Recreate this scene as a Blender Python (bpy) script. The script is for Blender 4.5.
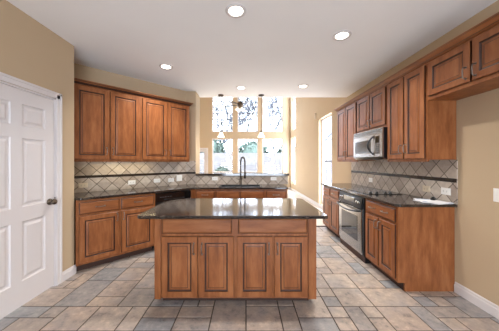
import bpy, bmesh, math, random
from mathutils import Vector, Matrix
PI = math.pi
sc = bpy.context.scene
COL = sc.collection
for o in list(bpy.data.objects):
    bpy.data.objects.remove(o)

# ------------------------------------------------------------------ camera
FPX, VPX, VPY, EYE = 222.0, 246.0, 162.0, 1.36
cam = bpy.data.cameras.new('camera')
cam.sensor_width = 36.0
cam.lens = FPX / 499.0 * 36.0
cam.shift_x = (249.5 - VPX) / 499.0
cam.shift_y = -(165.5 - VPY) / 499.0
cam.clip_start = 0.05
camo = bpy.data.objects.new('camera', cam)
COL.objects.link(camo)
camo.location = (0, 0, EYE)
camo.rotation_euler = (PI / 2, 0, 0)
sc.camera = camo

# ------------------------------------------------------------------ sky, sun, exposure
SKY_STRENGTH = 16.0
w = bpy.data.worlds.new('sky')
sc.world = w
w.use_nodes = True
bg = w.node_tree.nodes['Background']
bg.inputs[0].default_value = (0.84, 0.94, 1.08, 1)
bg.inputs[1].default_value = SKY_STRENGTH
sun = bpy.data.lights.new('sun', 'SUN')
sun.energy = 19.0
sun.angle = math.radians(1.0)
sun.color = (1.0, 0.93, 0.82)
suno = bpy.data.objects.new('sun', sun)
COL.objects.link(suno)
suno.location = (6, 30, 20)
suno.rotation_euler = Vector((-0.22, -0.75, -0.62)).to_track_quat('-Z', 'Y').to_euler()

CAN_POWER = 18.0
sc.view_settings.view_transform = 'Standard'
sc.view_settings.look = 'None'
sc.view_settings.gamma = 1.0
sc.view_settings.use_curve_mapping = False
sc.view_settings.exposure = 0.0


# ------------------------------------------------------------------ helpers
def lin(r, g, b):
    def f(c):
        c /= 255.0
        return c / 12.92 if c <= 0.04045 else ((c + 0.055) / 1.055) ** 2.4
    return (f(r), f(g), f(b), 1.0)


def tag(o, label, cat, group=None, kind=None):
    if label:
        o['label'] = label
    if cat:
        o['category'] = cat
    if group:
        o['group'] = group
    if kind:
        o['kind'] = kind
    return o


def empty(name, loc=(0, 0, 0), rz=0.0):
    o = bpy.data.objects.new(name, None)
    COL.objects.link(o)
    o.location = loc
    o.rotation_euler = (0, 0, rz)
    o.empty_display_size = 0.1
    return o


class MB:
    """collects shapes into one mesh"""
    def __init__(self):
        self.bm = bmesh.new()

    def faces(self, fs, mi=0, smooth=False):
        for f in fs:
            f.material_index = mi
            f.smooth = smooth

    def box(self, x0, x1, y0, y1, z0, z1, mi=0, bev=0.0):
        v = [self.bm.verts.new(p) for p in
             ((x0, y0, z0), (x1, y0, z0), (x1, y1, z0), (x0, y1, z0),
              (x0, y0, z1), (x1, y0, z1), (x1, y1, z1), (x0, y1, z1))]
        idx = ((0, 3, 2, 1), (4, 5, 6, 7), (0, 1, 5, 4), (1, 2, 6, 5), (2, 3, 7, 6), (3, 0, 4, 7))
        fs = [self.bm.faces.new([v[i] for i in q]) for q in idx]
        self.faces(fs, mi)
        if bev > 0:
            es = list({e for f in fs for e in f.edges})
            r = bmesh.ops.bevel(self.bm, geom=es, offset=bev, segments=2, affect='EDGES', profile=0.6)
            self.faces(r['faces'], mi)
        return self

    def prism(self, pts, z0, z1, mi=0):
        n = len(pts)
        a = [self.bm.verts.new((p[0], p[1], z0)) for p in pts]
        b = [self.bm.verts.new((p[0], p[1], z1)) for p in pts]
        fs = [self.bm.faces.new(a[::-1]), self.bm.faces.new(b)]
        for i in range(n):
            j = (i + 1) % n
            fs.append(self.bm.faces.new((a[i], a[j], b[j], b[i])))
        self.faces(fs, mi)
        return self

    def extrude_x(self, prof, x0, x1, mi=0, mitre=(0, 0), dark=()):
        """profile of (y, z) points swept from x0 to x1; mitre shifts the end x by y * mitre"""
        n = len(prof)
        a = [self.bm.verts.new((x0 + p[0] * mitre[0], p[0], p[1])) for p in prof]
        b = [self.bm.verts.new((x1 + p[0] * mitre[1], p[0], p[1])) for p in prof]
        fs = [self.bm.faces.new(a[::-1]), self.bm.faces.new(b)]
        for i in range(n):
            j = (i + 1) % n
            fs.append(self.bm.faces.new((a[i], a[j], b[j], b[i])))
        self.faces(fs, mi)
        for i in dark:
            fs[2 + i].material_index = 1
        return self

    def loops(self, x0, x1, z0, z1, seq, back=0.0, axis='y'):
        """rectangle loops: seq of (inset, y, material of the ring ending there)"""
        def ring(ins, y):
            return [self.bm.verts.new(p) for p in ((x0 + ins, y, z0 + ins), (x1 - ins, y, z0 + ins),
                                                   (x1 - ins, y, z1 - ins), (x0 + ins, y, z1 - ins))]
        prev = ring(0, back)
        self.bm.faces.new(prev[::-1])
        for ins, y, mi in seq:
            cur = ring(ins, y)
            for i in range(4):
                j = (i + 1) % 4
                f = self.bm.faces.new((prev[i], prev[j], cur[j], cur[i]))
                f.material_index = mi
            prev = cur
        f = self.bm.faces.new(prev)
        f.material_index = 0
        return self

    def tube(self, pts, r, n=8, mi=0, closed=False):
        pts = [Vector(p) for p in pts]
        rs = r if isinstance(r, (list, tuple)) else [r] * len(pts)
        rings = []
        up = None
        for i, p in enumerate(pts):
            a = pts[i - 1] if i > 0 else (pts[-1] if closed else p)
            b = pts[(i + 1) % len(pts)] if (i < len(pts) - 1 or closed) else p
            t = (b - a).normalized()
            if up is None:
                up = Vector((0, 0, 1)) if abs(t.z) < 0.9 else Vector((1, 0, 0))
            s = t.cross(up)
            if s.length < 1e-5:
                up = Vector((1, 0, 0)) if abs(t.x) < 0.9 else Vector((0, 1, 0))
                s = t.cross(up)
            s.normalize()
            u = s.cross(t).normalized()
            up = u
            rings.append([self.bm.verts.new(p + (s * math.cos(2 * PI * k / n) + u * math.sin(2 * PI * k / n)) * rs[i])
                          for k in range(n)])
        m = len(rings)
        for i in range(m if closed else m - 1):
            A, Bq = rings[i], rings[(i + 1) % m]
            for k in range(n):
                f = self.bm.faces.new((A[k], A[(k + 1) % n], Bq[(k + 1) % n], Bq[k]))
                f.material_index = mi
                f.smooth = True
        if not closed:
            for f in (self.bm.faces.new(rings[0][::-1]), self.bm.faces.new(rings[-1])):
                f.material_index = mi
        return self

    def lathe(self, prof, c=(0, 0, 0), n=24, mi=0, cap0=True, cap1=True, smooth=True):
        rings = []
        for r, z in prof:
            rings.append([self.bm.verts.new((c[0] + r * math.cos(2 * PI * k / n), c[1] + r * math.sin(2 * PI * k / n), c[2] + z))
                          for k in range(n)])
        for i in range(len(rings) - 1):
            A, Bq = rings[i], rings[i + 1]
            for k in range(n):
                f = self.bm.faces.new((A[k], A[(k + 1) % n], Bq[(k + 1) % n], Bq[k]))
                f.material_index = mi
                f.smooth = smooth
        if cap0:
            self.bm.faces.new(rings[0][::-1]).material_index = mi
        if cap1:
            self.bm.faces.new(rings[-1]).material_index = mi
        return self

    def turn(self, M):
        bmesh.ops.transform(self.bm, matrix=M, verts=self.bm.verts)
        return self

    def build(self, name, mats, parent=None, bevel=0.0, loc=None):
        me = bpy.data.meshes.new(name)
        bmesh.ops.recalc_face_normals(self.bm, faces=self.bm.faces)
        self.bm.to_mesh(me)
        self.bm.free()
        if not isinstance(mats, (list, tuple)):
            mats = [mats]
        for m in mats:
            me.materials.append(m)
        o = bpy.data.objects.new(name, me)
        COL.objects.link(o)
        if parent is not None:
            o.parent = parent
        if loc is not None:
            o.location = loc
        if bevel > 0:
            md = o.modifiers.new('bevel', 'BEVEL')
            md.width = bevel
            md.segments = 3
            md.limit_method = 'ANGLE'
            md.angle_limit = math.radians(40)
        return o


def struct(name, mb, mats, parent=None, bevel=0.0):
    o = mb.build(name, mats, parent, bevel)
    if parent is None:
        o['kind'] = 'structure'
    return o


# ------------------------------------------------------------------ materials
def new_mat(name):
    m = bpy.data.materials.new(name)
    m.use_nodes = True
    nt = m.node_tree
    b = nt.nodes['Principled BSDF']
    return m, nt, b


def N(nt, t, **kw):
    n = nt.nodes.new(t)
    for k, v in kw.items():
        if k in n.inputs:
            n.inputs[k].default_value = v
        else:
            setattr(n, k, v)
    return n


def L(nt, a, b):
    nt.links.new(a, b)


def math_node(nt, op, a, b=None, clamp=False):
    n = nt.nodes.new('ShaderNodeMath')
    n.operation = op
    n.use_clamp = clamp
    for i, v in enumerate((a, b)):
        if v is None:
            continue
        if isinstance(v, (int, float)):
            n.inputs[i].default_value = v
        else:
            L(nt, v, n.inputs[i])
    return n.outputs[0]


def mix_col(nt, fac, a, b, mode='MIX'):
    n = nt.nodes.new('ShaderNodeMix')
    n.data_type = 'RGBA'
    n.blend_type = mode
    for sock, v in ((n.inputs[0], fac), (n.inputs[6], a), (n.inputs[7], b)):
        if isinstance(v, (int, float)):
            sock.default_value = v
        elif isinstance(v, tuple):
            sock.default_value = v
        else:
            L(nt, v, sock)
    return n.outputs[2]


def ramp(nt, fac, stops):
    n = nt.nodes.new('ShaderNodeValToRGB')
    e = n.color_ramp.elements
    while len(e) < len(stops):
        e.new(0.5)
    for el, (p, c) in zip(e, stops):
        el.position = p
        el.color = c
    L(nt, fac, n.inputs[0])
    return n.outputs[0]


def obj_coords(nt, scale=(1, 1, 1)):
    tc = nt.nodes.new('ShaderNodeTexCoord')
    mp = nt.nodes.new('ShaderNodeMapping')
    mp.inputs['Scale'].default_value = scale
    L(nt, tc.outputs['Object'], mp.inputs[0])
    return mp.outputs[0]


def noise(nt, vec, scale, detail=4, rough=0.55):
    n = nt.nodes.new('ShaderNodeTexNoise')
    n.inputs['Scale'].default_value = scale
    n.inputs['Detail'].default_value = detail
    n.inputs['Roughness'].default_value = rough
    L(nt, vec, n.inputs['Vector'])
    return n.outputs['Fac']


def bump(nt, b, h, strength=0.3, dist=0.002):
    n = nt.nodes.new('ShaderNodeBump')
    n.inputs['Strength'].default_value = strength
    n.inputs['Distance'].default_value = dist
    L(nt, h, n.inputs['Height'])
    L(nt, n.outputs[0], b.inputs['Normal'])


def plain(name, col, rough=0.5, metal=0.0, spec=0.5, var=0.06, vs=8.0):
    m, nt, b = new_mat(name)
    v = obj_coords(nt)
    f = noise(nt, v, vs, 3)
    lo = tuple(c * (1 - var) for c in col[:3]) + (1,)
    hi = tuple(min(1, c * (1 + var)) for c in col[:3]) + (1,)
    L(nt, ramp(nt, f, [(0.3, lo), (0.7, hi)]), b.inputs['Base Color'])
    b.inputs['Roughness'].default_value = rough
    b.inputs['Metallic'].default_value = metal
    b.inputs['Specular IOR Level'].default_value = spec
    return m


def paint(name, col, rough=0.85):
    m, nt, b = new_mat(name)
    v = obj_coords(nt)
    f = noise(nt, v, 1.3, 2)
    lo = tuple(c * 0.975 for c in col[:3]) + (1,)
    L(nt, ramp(nt, f, [(0.35, lo), (0.65, col)]), b.inputs['Base Color'])
    b.inputs['Roughness'].default_value = rough
    b.inputs['Specular IOR Level'].default_value = 0.25
    bump(nt, b, noise(nt, v, 140, 3), 0.12, 0.001)
    return m


def wood(name, dark, mid, light, grain=(8, 8, 1.6), rough=0.38):
    m, nt, b = new_mat(name)
    v = obj_coords(nt, grain)
    oi = nt.nodes.new('ShaderNodeObjectInfo')
    add = nt.nodes.new('ShaderNodeVectorMath')
    add.operation = 'ADD'
    L(nt, v, add.inputs[0])
    sc_ = math_node(nt, 'MULTIPLY', oi.outputs['Random'], 37.0)
    L(nt, sc_, add.inputs[1])
    f = noise(nt, add.outputs[0], 2.2, 6, 0.6)
    c = ramp(nt, f, [(0.28, dark), (0.5, mid), (0.74, light)])
    v2 = obj_coords(nt, (2.6, 2.6, 1.8))
    f2 = noise(nt, v2, 3.0, 4, 0.6)
    c2 = mix_col(nt, math_node(nt, 'MULTIPLY', f2, 0.34), c, dark)
    L(nt, c2, b.inputs['Base Color'])
    b.inputs['Roughness'].default_value = rough
    b.inputs['Specular IOR Level'].default_value = 0.26
    bump(nt, b, f, 0.05, 0.001)
    return m


def granite(name, tone=1.0):
    m, nt, b = new_mat(name)
    v = obj_coords(nt)
    vo = nt.nodes.new('ShaderNodeTexVoronoi')
    vo.inputs['Scale'].default_value = 170
    L(nt, v, vo.inputs['Vector'])
    sp = nt.nodes.new('ShaderNodeSeparateColor')
    L(nt, vo.outputs['Color'], sp.inputs[0])
    c = ramp(nt, sp.outputs[0], [(0.0, (0.006, 0.005, 0.005, 1)), (0.55, (0.018 * tone, 0.013 * tone, 0.011 * tone, 1)),
                                 (0.8, (0.060 * tone, 0.038 * tone, 0.028 * tone, 1)), (0.97, (0.10 * tone, 0.075 * tone, 0.06 * tone, 1))])
    f = noise(nt, v, 16, 4)
    c2 = mix_col(nt, ramp(nt, f, [(0.4, (0, 0, 0, 1)), (0.7, (0.6, 0.6, 0.6, 1))]), c, (0.012, 0.009, 0.008, 1))
    L(nt, c2, b.inputs['Base Color'])
    b.inputs['Roughness'].default_value = 0.09
    b.inputs['Specular IOR Level'].default_value = 0.75
    return m


def diag_tile(name):
    """tumbled stone tiles set on the diagonal, 15 cm"""
    m, nt, b = new_mat(name)
    tc = nt.nodes.new('ShaderNodeTexCoord')
    s = nt.nodes.new('ShaderNodeSeparateXYZ')
    L(nt, tc.outputs['Object'], s.inputs[0])
    k = 1.0 / (0.145 * math.sqrt(2))
    z = math_node(nt, 'SUBTRACT', s.outputs[2], 0.925)
    u = math_node(nt, 'MULTIPLY', math_node(nt, 'ADD', s.outputs[0], z), k)
    v = math_node(nt, 'MULTIPLY', math_node(nt, 'SUBTRACT', s.outputs[0], z), k)
    def edge(t):
        fr = math_node(nt, 'FRACT', t)
        return math_node(nt, 'ABSOLUTE', math_node(nt, 'SUBTRACT', fr, 0.5))
    e = math_node(nt, 'MAXIMUM', edge(u), edge(v))
    grout = math_node(nt, 'MULTIPLY', math_node(nt, 'SUBTRACT', e, 0.466), 80.0, True)
    cell = nt.nodes.new('ShaderNodeCombineXYZ')
    L(nt, math_node(nt, 'FLOOR', u), cell.inputs[0])
    L(nt, math_node(nt, 'FLOOR', v), cell.inputs[1])
    wn = nt.nodes.new('ShaderNodeTexWhiteNoise')
    L(nt, cell.outputs[0], wn.inputs['Vector'])
    tcol = ramp(nt, wn.outputs['Value'], [(0.0, lin(172, 157, 143)), (0.5, lin(192, 178, 164)), (1.0, lin(208, 196, 182))])
    nf = noise(nt, tc.outputs['Object'], 22, 5, 0.65)
    tcol = mix_col(nt, 1.0, tcol, ramp(nt, nf, [(0.3, (0.78, 0.76, 0.74, 1)), (0.7, (1, 1, 1, 1))]), 'MULTIPLY')
    c = mix_col(nt, grout, tcol, lin(92, 80, 68))
    L(nt, c, b.inputs['Base Color'])
    b.inputs['Roughness'].default_value = 0.5
    b.inputs['Specular IOR Level'].default_value = 0.35
    h = math_node(nt, 'SUBTRACT', 1.0, grout)
    bump(nt, b, h, 0.5, 0.003)
    return m


def slate(name):
    m, nt, b = new_mat(name)
    g = nt.nodes.new('ShaderNodeNewGeometry')
    tc = nt.nodes.new('ShaderNodeTexCoord')
    c = ramp(nt, g.outputs['Random Per Island'],
             [(0.0, lin(150, 144, 139)), (0.16, lin(170, 154, 142)), (0.30, lin(142, 141, 142)), (0.46, lin(180, 163, 148)),
              (0.62, lin(166, 153, 143)), (0.78, lin(184, 170, 158)), (0.92, lin(136, 138, 142)), (1.0, lin(150, 148, 146))])
    add = nt.nodes.new('ShaderNodeVectorMath')
    add.operation = 'ADD'
    L(nt, tc.outputs['Object'], add.inputs[0])
    L(nt, math_node(nt, 'MULTIPLY', g.outputs['Random Per Island'], 53.0), add.inputs[1])
    f = noise(nt, add.outputs[0], 13.0, 6, 0.7)
    c = mix_col(nt, 1.0, c, ramp(nt, f, [(0.32, (0.46, 0.47, 0.50, 1)), (0.45, (0.84, 0.84, 0.84, 1)), (0.56, (0.98, 0.95, 0.92, 1)), (0.68, (1.32, 1.26, 1.20, 1))]), 'MULTIPLY')
    f3 = noise(nt, add.outputs[0], 2.6, 3, 0.5)
    c = mix_col(nt, ramp(nt, f3, [(0.5, (0, 0, 0, 1)), (0.72, (0.55, 0.55, 0.55, 1))]), c, lin(140, 140, 143))
    L(nt, c, b.inputs['Base Color'])
    b.inputs['Roughness'].default_value = 0.42
    b.inputs['Specular IOR Level'].default_value = 0.4
    bump(nt, b, f, 0.35, 0.004)
    return m


def emit(name, col, strength):
    m, nt, b = new_mat(name)
    b.inputs['Base Color'].default_value = col
    b.inputs['Emission Color'].default_value = col
    b.inputs['Emission Strength'].default_value = strength
    return m


def pane(name):
    m, nt, b = new_mat(name)
    out = nt.nodes['Material Output']
    tr = nt.nodes.new('ShaderNodeBsdfTransparent')
    gl = nt.nodes.new('ShaderNodeBsdfGlossy')
    gl.inputs['Roughness'].default_value = 0.02
    mx = nt.nodes.new('ShaderNodeMixShader')
    lw = nt.nodes.new('ShaderNodeLayerWeight')
    lw.inputs[0].default_value = 0.5
    fac = math_node(nt, 'ADD', math_node(nt, 'MULTIPLY', math_node(nt, 'POWER', lw.outputs['Facing'], 5.0), 0.25), 0.004)
    L(nt, fac, mx.inputs[0])
    L(nt, tr.outputs[0], mx.inputs[1])
    L(nt, gl.outputs[0], mx.inputs[2])
    L(nt, mx.outputs[0], out.inputs[0])
    nt.nodes.remove(b)
    return m


def brushed(name, col, rough=0.3):
    m, nt, b = new_mat(name)
    v = obj_coords(nt, (1.5, 1.5, 90))
    f = noise(nt, v, 3.0, 3)
    L(nt, ramp(nt, f, [(0.3, tuple(c * 0.92 for c in col[:3]) + (1,)), (0.7, col)]), b.inputs['Base Color'])
    b.inputs['Metallic'].default_value = 1.0
    b.inputs['Roughness'].default_value = rough
    return m


M = {}
M['wall'] = paint('tan_wall_paint', lin(188, 166, 137))
M['ceil'] = paint('white_ceiling_paint', lin(244, 243, 242), 0.9)
M['white'] = plain('white_trim_paint', lin(212, 206, 205), 0.4, var=0.01)
M['wood'] = wood('glazed_maple', lin(114, 65, 35), lin(143, 87, 50), lin(165, 108, 68))
M['woodh'] = wood('glazed_maple_rail', lin(114, 65, 35), lin(143, 87, 50), lin(165, 108, 68), (1.6, 8, 8))
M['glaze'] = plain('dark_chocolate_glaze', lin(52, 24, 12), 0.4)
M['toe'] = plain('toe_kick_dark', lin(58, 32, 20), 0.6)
M['granite'] = granite('dark_speckled_granite')
M['tile'] = diag_tile('diagonal_stone_tile')
M['strip'] = plain('dark_mosaic_strip', lin(46, 38, 34), 0.2, var=0.5, vs=60)
M['slate'] = slate('slate_floor_tile')
M['grout'] = plain('floor_grout', lin(70, 59, 50), 0.9)
M['carpet'] = plain('pale_carpet', lin(214, 203, 190), 0.95, var=0.06, vs=90)
M['pull'] = plain('pewter_pull', lin(132, 123, 116), 0.3, 0.9)
M['bronze'] = plain('bronze_metal', lin(96, 84, 72), 0.28, 0.95)
M['dbronze'] = plain('dark_bronze_paint', lin(70, 56, 46), 0.4)
M['nickel'] = brushed('brushed_nickel', lin(88, 79, 72), 0.3)
M['steel'] = brushed('stainless_steel', lin(172, 170, 168), 0.24)
M['dim'] = plain('dim_print', lin(70, 70, 74), 0.4)
M['black'] = plain('black_plastic', lin(20, 20, 22), 0.3, var=0.1)
M['bglass'] = plain('black_glass', lin(14, 14, 16), 0.04, spec=0.8, var=0.02)
M['ovenwin'] = plain('oven_window_glass', lin(44, 42, 42), 0.05, spec=0.9, var=0.02)
M['mwwin'] = plain('microwave_window', lin(58, 52, 47), 0.12, spec=0.7, var=0.04)
M['grey'] = plain('grey_print', lin(150, 150, 152), 0.4)
M['plate_w'] = plain('white_plastic', lin(238, 236, 232), 0.35, var=0.01)
M['plate_b'] = plain('almond_plastic', lin(214, 198, 172), 0.4, var=0.02)
M['slot'] = plain('slot_dark', lin(60, 56, 52), 0.5)
M['muntin'] = plain('grey_window_bar', lin(104, 102, 108), 0.5)
M['glass'] = pane('window_glass')
M['lens'] = emit('lamp_lens', (1.0, 0.93, 0.82, 1), 9.0)
M['shade'] = emit('lit_frosted_glass', (1.0, 0.90, 0.74, 1), 1.3)
M['paper'] = plain('white_paper', lin(238, 238, 240), 0.6, var=0.02)
M['paperb'] = plain('blue_print', lin(128, 150, 186), 0.6)
M['fence'] = plain('pale_fence_board', lin(94, 91, 92), 0.8, var=0.2, vs=3)
M['bark'] = plain('grey_bark', lin(78, 82, 90), 0.9, var=0.2)
M['leaf'] = plain('hedge_green', lin(64, 78, 70), 0.8, var=0.4, vs=20)
M['grass'] = plain('winter_lawn', lin(112, 110, 100), 0.95, var=0.2, vs=4)
M['undercab'] = emit('under_cabinet_tube', (1.0, 0.83, 0.5, 1), 2.0)

# ------------------------------------------------------------------ layout
CEIL = 2.77
XR = 2.195           # right wall
XD = -2.09           # door wall
YC = 2.70            # corner of the door wall
DW = 5.61            # diagonal wall: y - x
S2 = math.sqrt(2)
BACK = -3.2
YH = 4.85            # end of the kitchen ceiling
YF = 11.0            # far wall
XL = -3.6            # family room left wall
HF = 5.5             # family room height
CT = 0.92            # counter top height
YB = 4.42            # front of half wall (tile face is 1 cm before it)

# floor: modular slate in three sizes, one mesh
random.seed(7)
g = 0.152
nx0, nx1, ny0, ny1 = -21, 15, -8, 31
used = set()
mb = MB()
mb.box(-3.4, 2.3, BACK, 4.68, -0.06, -0.003, 1)
sizes = [(3, 2)] * 3 + [(2, 2)] * 5 + [(2, 1)] * 4 + [(1, 1)] * 2 + [(1, 2)] * 2 + [(2, 3)]
for j in range(ny0, ny1):
    for i in range(nx0, nx1):
        if (i, j) in used:
            continue
        ops = sizes[:]
        random.shuffle(ops)
        for (a, b_) in ops + [(1, 1)]:
            cells = [(i + p, j + q) for p in range(a) for q in range(b_)]
            if all(c not in used and nx0 <= c[0] < nx1 and c[1] < ny1 for c in cells):
                break
        used.update(cells)
        x0, y0 = i * g + 0.004, j * g + 0.004 - 0.035
        x1, y1 = (i + a) * g - 0.004, (j + b_) * g - 0.004 - 0.035
        vs0 = [mb.bm.verts.new(p) for p in ((x0, y0, -0.004), (x1, y0, -0.004), (x1, y1, -0.004), (x0, y1, -0.004))]
        e = 0.004
        vs1 = [mb.bm.verts.new(p) for p in ((x0 + e, y0 + e, 0), (x1 - e, y0 + e, 0), (x1 - e, y1 - e, 0), (x0 + e, y1 - e, 0))]
        mb.bm.faces.new(vs1)
        for k in range(4):
            mb.bm.faces.new((vs0[k], vs0[(k + 1) % 4], vs1[(k + 1) % 4], vs1[k]))
struct('floor', mb, [M['slate'], M['grout']])
mb = MB().box(XL - 0.1, 2.35, 4.71, YF + 0.2, -0.06, -0.002)
struct('floor_family', mb, M['carpet'])
mb = MB().box(0.9, 2.19, 4.655, 4.715, -0.02, 0.012, 0, 0.004)
struct('trim_threshold', mb, M['toe'])

# ceilings
struct('ceiling', MB().box(-3.6, 2.35, BACK, YH, CEIL, CEIL + 0.15), M['ceil'])
struct('ceiling_family', MB().box(XL - 0.1, 2.5, YH - 0.1, YF + 0.2, HF, HF + 0.12), M['ceil'])
struct('wall_header', MB().box(XL - 0.1, 2.35, YH - 0.12, YH, CEIL + 0.15, HF), M['wall'])


def wall_cells(mb, us, zs, holes, put):
    """solid cells of a wall grid, skipping the openings"""
    for i in range(len(us) - 1):
        for j in range(len(zs) - 1):
            uc, zc = (us[i] + us[i + 1]) / 2, (zs[j] + zs[j + 1]) / 2
            if any(h[0] < uc < h[1] and h[2] < zc < h[3] for h in holes):
                continue
            put(us[i], us[i + 1], zs[j], zs[j + 1])


def pierced(name, holes, u0, u1, z0, z1, put_box):
    mb = MB()
    us = sorted({u0, u1} | {h[0] for h in holes} | {h[1] for h in holes})
    zs = sorted({z0, z1} | {h[2] for h in holes} | {h[3] for h in holes})
    wall_cells(mb, us, zs, holes, lambda a, b_, c, d: put_box(mb, a, b_, c, d))
    bmesh.ops.remove_doubles(mb.bm, verts=mb.bm.verts, dist=1e-5)
    dup = {}
    for f in mb.bm.faces:                        # drop the inner faces shared by two cells
        key = tuple(sorted(v.index for v in f.verts))
    mb.bm.verts.index_update()
    for f in mb.bm.faces:
        dup.setdefault(tuple(sorted(v.index for v in f.verts)), []).append(f)
    bmesh.ops.delete(mb.bm, geom=[f for fs in dup.values() if len(fs) > 1 for f in fs], context='FACES_ONLY')
    return struct(name, mb, M['wall'])


# right wall with the patio window and the tall corner windows
WIN_R = [(5.67, 6.70, 0.12, 2.64), (9.85, 10.85, 0.35, 2.525), (9.85, 10.85, 2.85, 5.0)]
pierced('wall_right', WIN_R, BACK, YF + 0.2, -0.06, HF, lambda m_, a, b_, c, d: m_.box(XR, XR + 0.18, a, b_, c, d))
# far wall
WX = [(-1.685, -0.645), (-0.42, 0.60), (0.815, 1.835)]
ROWS = [(0.85, 2.525), (2.85, 5.0)]
DOORF = (-2.80, -1.96, -0.06, 1.98)
holes = [(a, b_, c, d) for a, b_ in WX for c, d in ROWS] + [DOORF]
pierced('wall_far', holes, XL - 0.1, XR, -0.06, HF, lambda m_, a, b_, c, d: m_.box(a, b_, YF, YF + 0.16, c, d))
struct('wall_family_left', MB().box(XL - 0.1, XL, 4.6, YF, -0.06, HF), M['wall'])
# door wall with the white door, and the wall it returns into
DY0, DY1, DZ = 1.63, 2.436, 2.055
pierced('wall_left', [(DY0 - 0.01, DY1 + 0.01, -0.06, DZ)], BACK, YC, -0.06, CEIL,
        lambda m_, a, b_, c, d: m_.box(XD - 0.12, XD, a, b_, c, d))
struct('wall_return', MB().box(-3.1, XD - 0.12, YC - 0.12, YC, -0.06, CEIL), M['wall'])
# diagonal wall (a prism in plan)
t = 0.12
struct('wall_diagonal', MB().prism([(YC - DW, YC), (YB - DW, YB), (YB - DW, YB + 0.4), (YC - DW - 0.3, YC + 0.1), (YC - DW - 0.3, YC)], -0.06, CEIL), M['wall'])
struct('wall_pillar', MB().box(YB - DW, -1.0, YB, YH - 0.04, -0.06, CEIL), M['wall'])
struct('wall_half', MB().box(-1.0, 0.83, YB, YB + 0.16, -0.06, 1.0875), M['wall'])
struct('wall_family_near', MB().box(XL - 0.1, -1.2, YH - 0.14, YH - 0.02, -0.06, CEIL + 0.2), M['wall'])
# wall behind the camera with a wide unseen window added for fill daylight
FILL_WIN = (-1.2, 2.1, 0.03, 1.85)
pierced('wall_behind', [FILL_WIN], -3.4, XR, -0.06, CEIL, lambda m_, a, b_, c, d: m_.box(a, b_, BACK - 0.14, BACK, c, d))

# baseboards
BBP = [(0, 0), (-0.016, 0), (-0.016, 0.075), (-0.010, 0.085), (-0.010, 0.098), (-0.004, 0.108), (0, 0.108)]


def baseboard(name, p, q):
    """profile run from p to q; the room is on the right-hand side when looking from p to q"""
    p, q = Vector(p), Vector(q)
    d = q - p
    o = MB().extrude_x(BBP, 0, d.length).build(name, M['white'])
    o.location = (p.x, p.y, 0)
    o.rotation_euler = (0, 0, math.atan2(d.y, d.x))
    o['kind'] = 'structure'
    return o


baseboard('baseboard_right', (XR, 2.325), (XR, BACK))
baseboard('baseboard_family_right', (XR, YF), (XR, 4.62))
baseboard('baseboard_far', (-1.85, YF), (XR, YF))
baseboard('baseboard_left', (XD, 2.502), (XD, YC + 0.016))

# ------------------------------------------------------------------ doors and windows of the house
def six_panel_door(parent, w_, h_):
    """local: x along the width, front towards -y"""
    m_ = MB()
    st, mid = 0.112, 0.10
    xs = [0.0, st, (w_ - mid) / 2, (w_ + mid) / 2, w_ - st, w_]
    zs = [0.012, 0.24, 0.80, 0.935, 1.585, 1.70, h_ - 0.13, h_]
    for i in range(5):
        for j in range(7):
            x0, x1, z0, z1 = xs[i], xs[i + 1], zs[j], zs[j + 1]
            if i in (1, 3) and j in (1, 3, 5):
                m_.loops(x0, x1, z0, z1, [(0, -0.0, 0), (0.008, 0.010, 0), (0.026, 0.012, 0), (0.048, 0.003, 0)], 0.03)
            else:
                m_.box(x0, x1, 0, 0.036, z0, z1)
    return m_.build('door_leaf', M['white'], parent)


# left wall faces +x: local -y -> +x : rotation +90 deg about z gives local x -> +y
d1 = empty('door_1', (XD - 0.012, DY0, 0), PI / 2)
d1['kind'] = 'structure'
six_panel_door(d1, DY1 - DY0, 2.035)
kb = MB()
kb.lathe([(0.0, 0), (0.034, 0), (0.034, 0.006), (0.016, 0.012), (0.012, 0.03), (0.020, 0.036), (0.029, 0.046), (0.030, 0.056), (0.024, 0.066), (0.0, 0.070)], n=20)
kb.turn(Matrix.Translation((0.745, 0.0, 0.935)) @ Matrix.Rotation(PI / 2, 4, 'X'))
tag(kb.build('door_knob', M['bronze'], d1), 'round dark bronze knob', None)
lp = MB().box(DY1 - DY0 - 0.0, DY1 - DY0 + 0.0095, -0.011, 0.02, 0.895, 0.975)
lp.build('latch_plate', M['bronze'], d1)
cas = MB()
cp = [(0, 0), (0, -0.012), (0.012, -0.018), (0.045, -0.014), (0.062, -0.008), (0.062, 0)]
for (a, b_) in ((DY0 - 0.07, DY0 - 0.008), (DY1 + 0.008, DY1 + 0.07)):
    cas.box(XD + 0.0005, XD + 0.013, a, b_, 0, DZ + 0.065)
    ins = b_ - 0.022 if a > DY0 else a
    cas.box(XD + 0.0005, XD + 0.019, b_ - 0.024 if a > DY0 else a, b_ if a > DY0 else a + 0.024, 0, DZ + 0.065, 0, 0.003)
cas.box(XD + 0.0005, XD + 0.013, DY0 - 0.07, DY1 + 0.07, DZ + 0.002, DZ + 0.065)
cas.box(XD + 0.0005, XD + 0.019, DY0 - 0.07, DY1 + 0.07, DZ + 0.042, DZ + 0.066, 0, 0.003)
cas.box(XD - 0.115, XD, DY1 + 0.0005, DY1 + 0.0095, 0, DZ - 0.001)
cas.box(XD - 0.115, XD, DY0 - 0.0095, DY0 - 0.0005, 0, DZ - 0.001)
cas.box(XD - 0.115, XD, DY0 - 0.0095, DY1 + 0.0095, DZ - 0.016, DZ - 0.001)
struct('trim_1', cas, M['white'])


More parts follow.
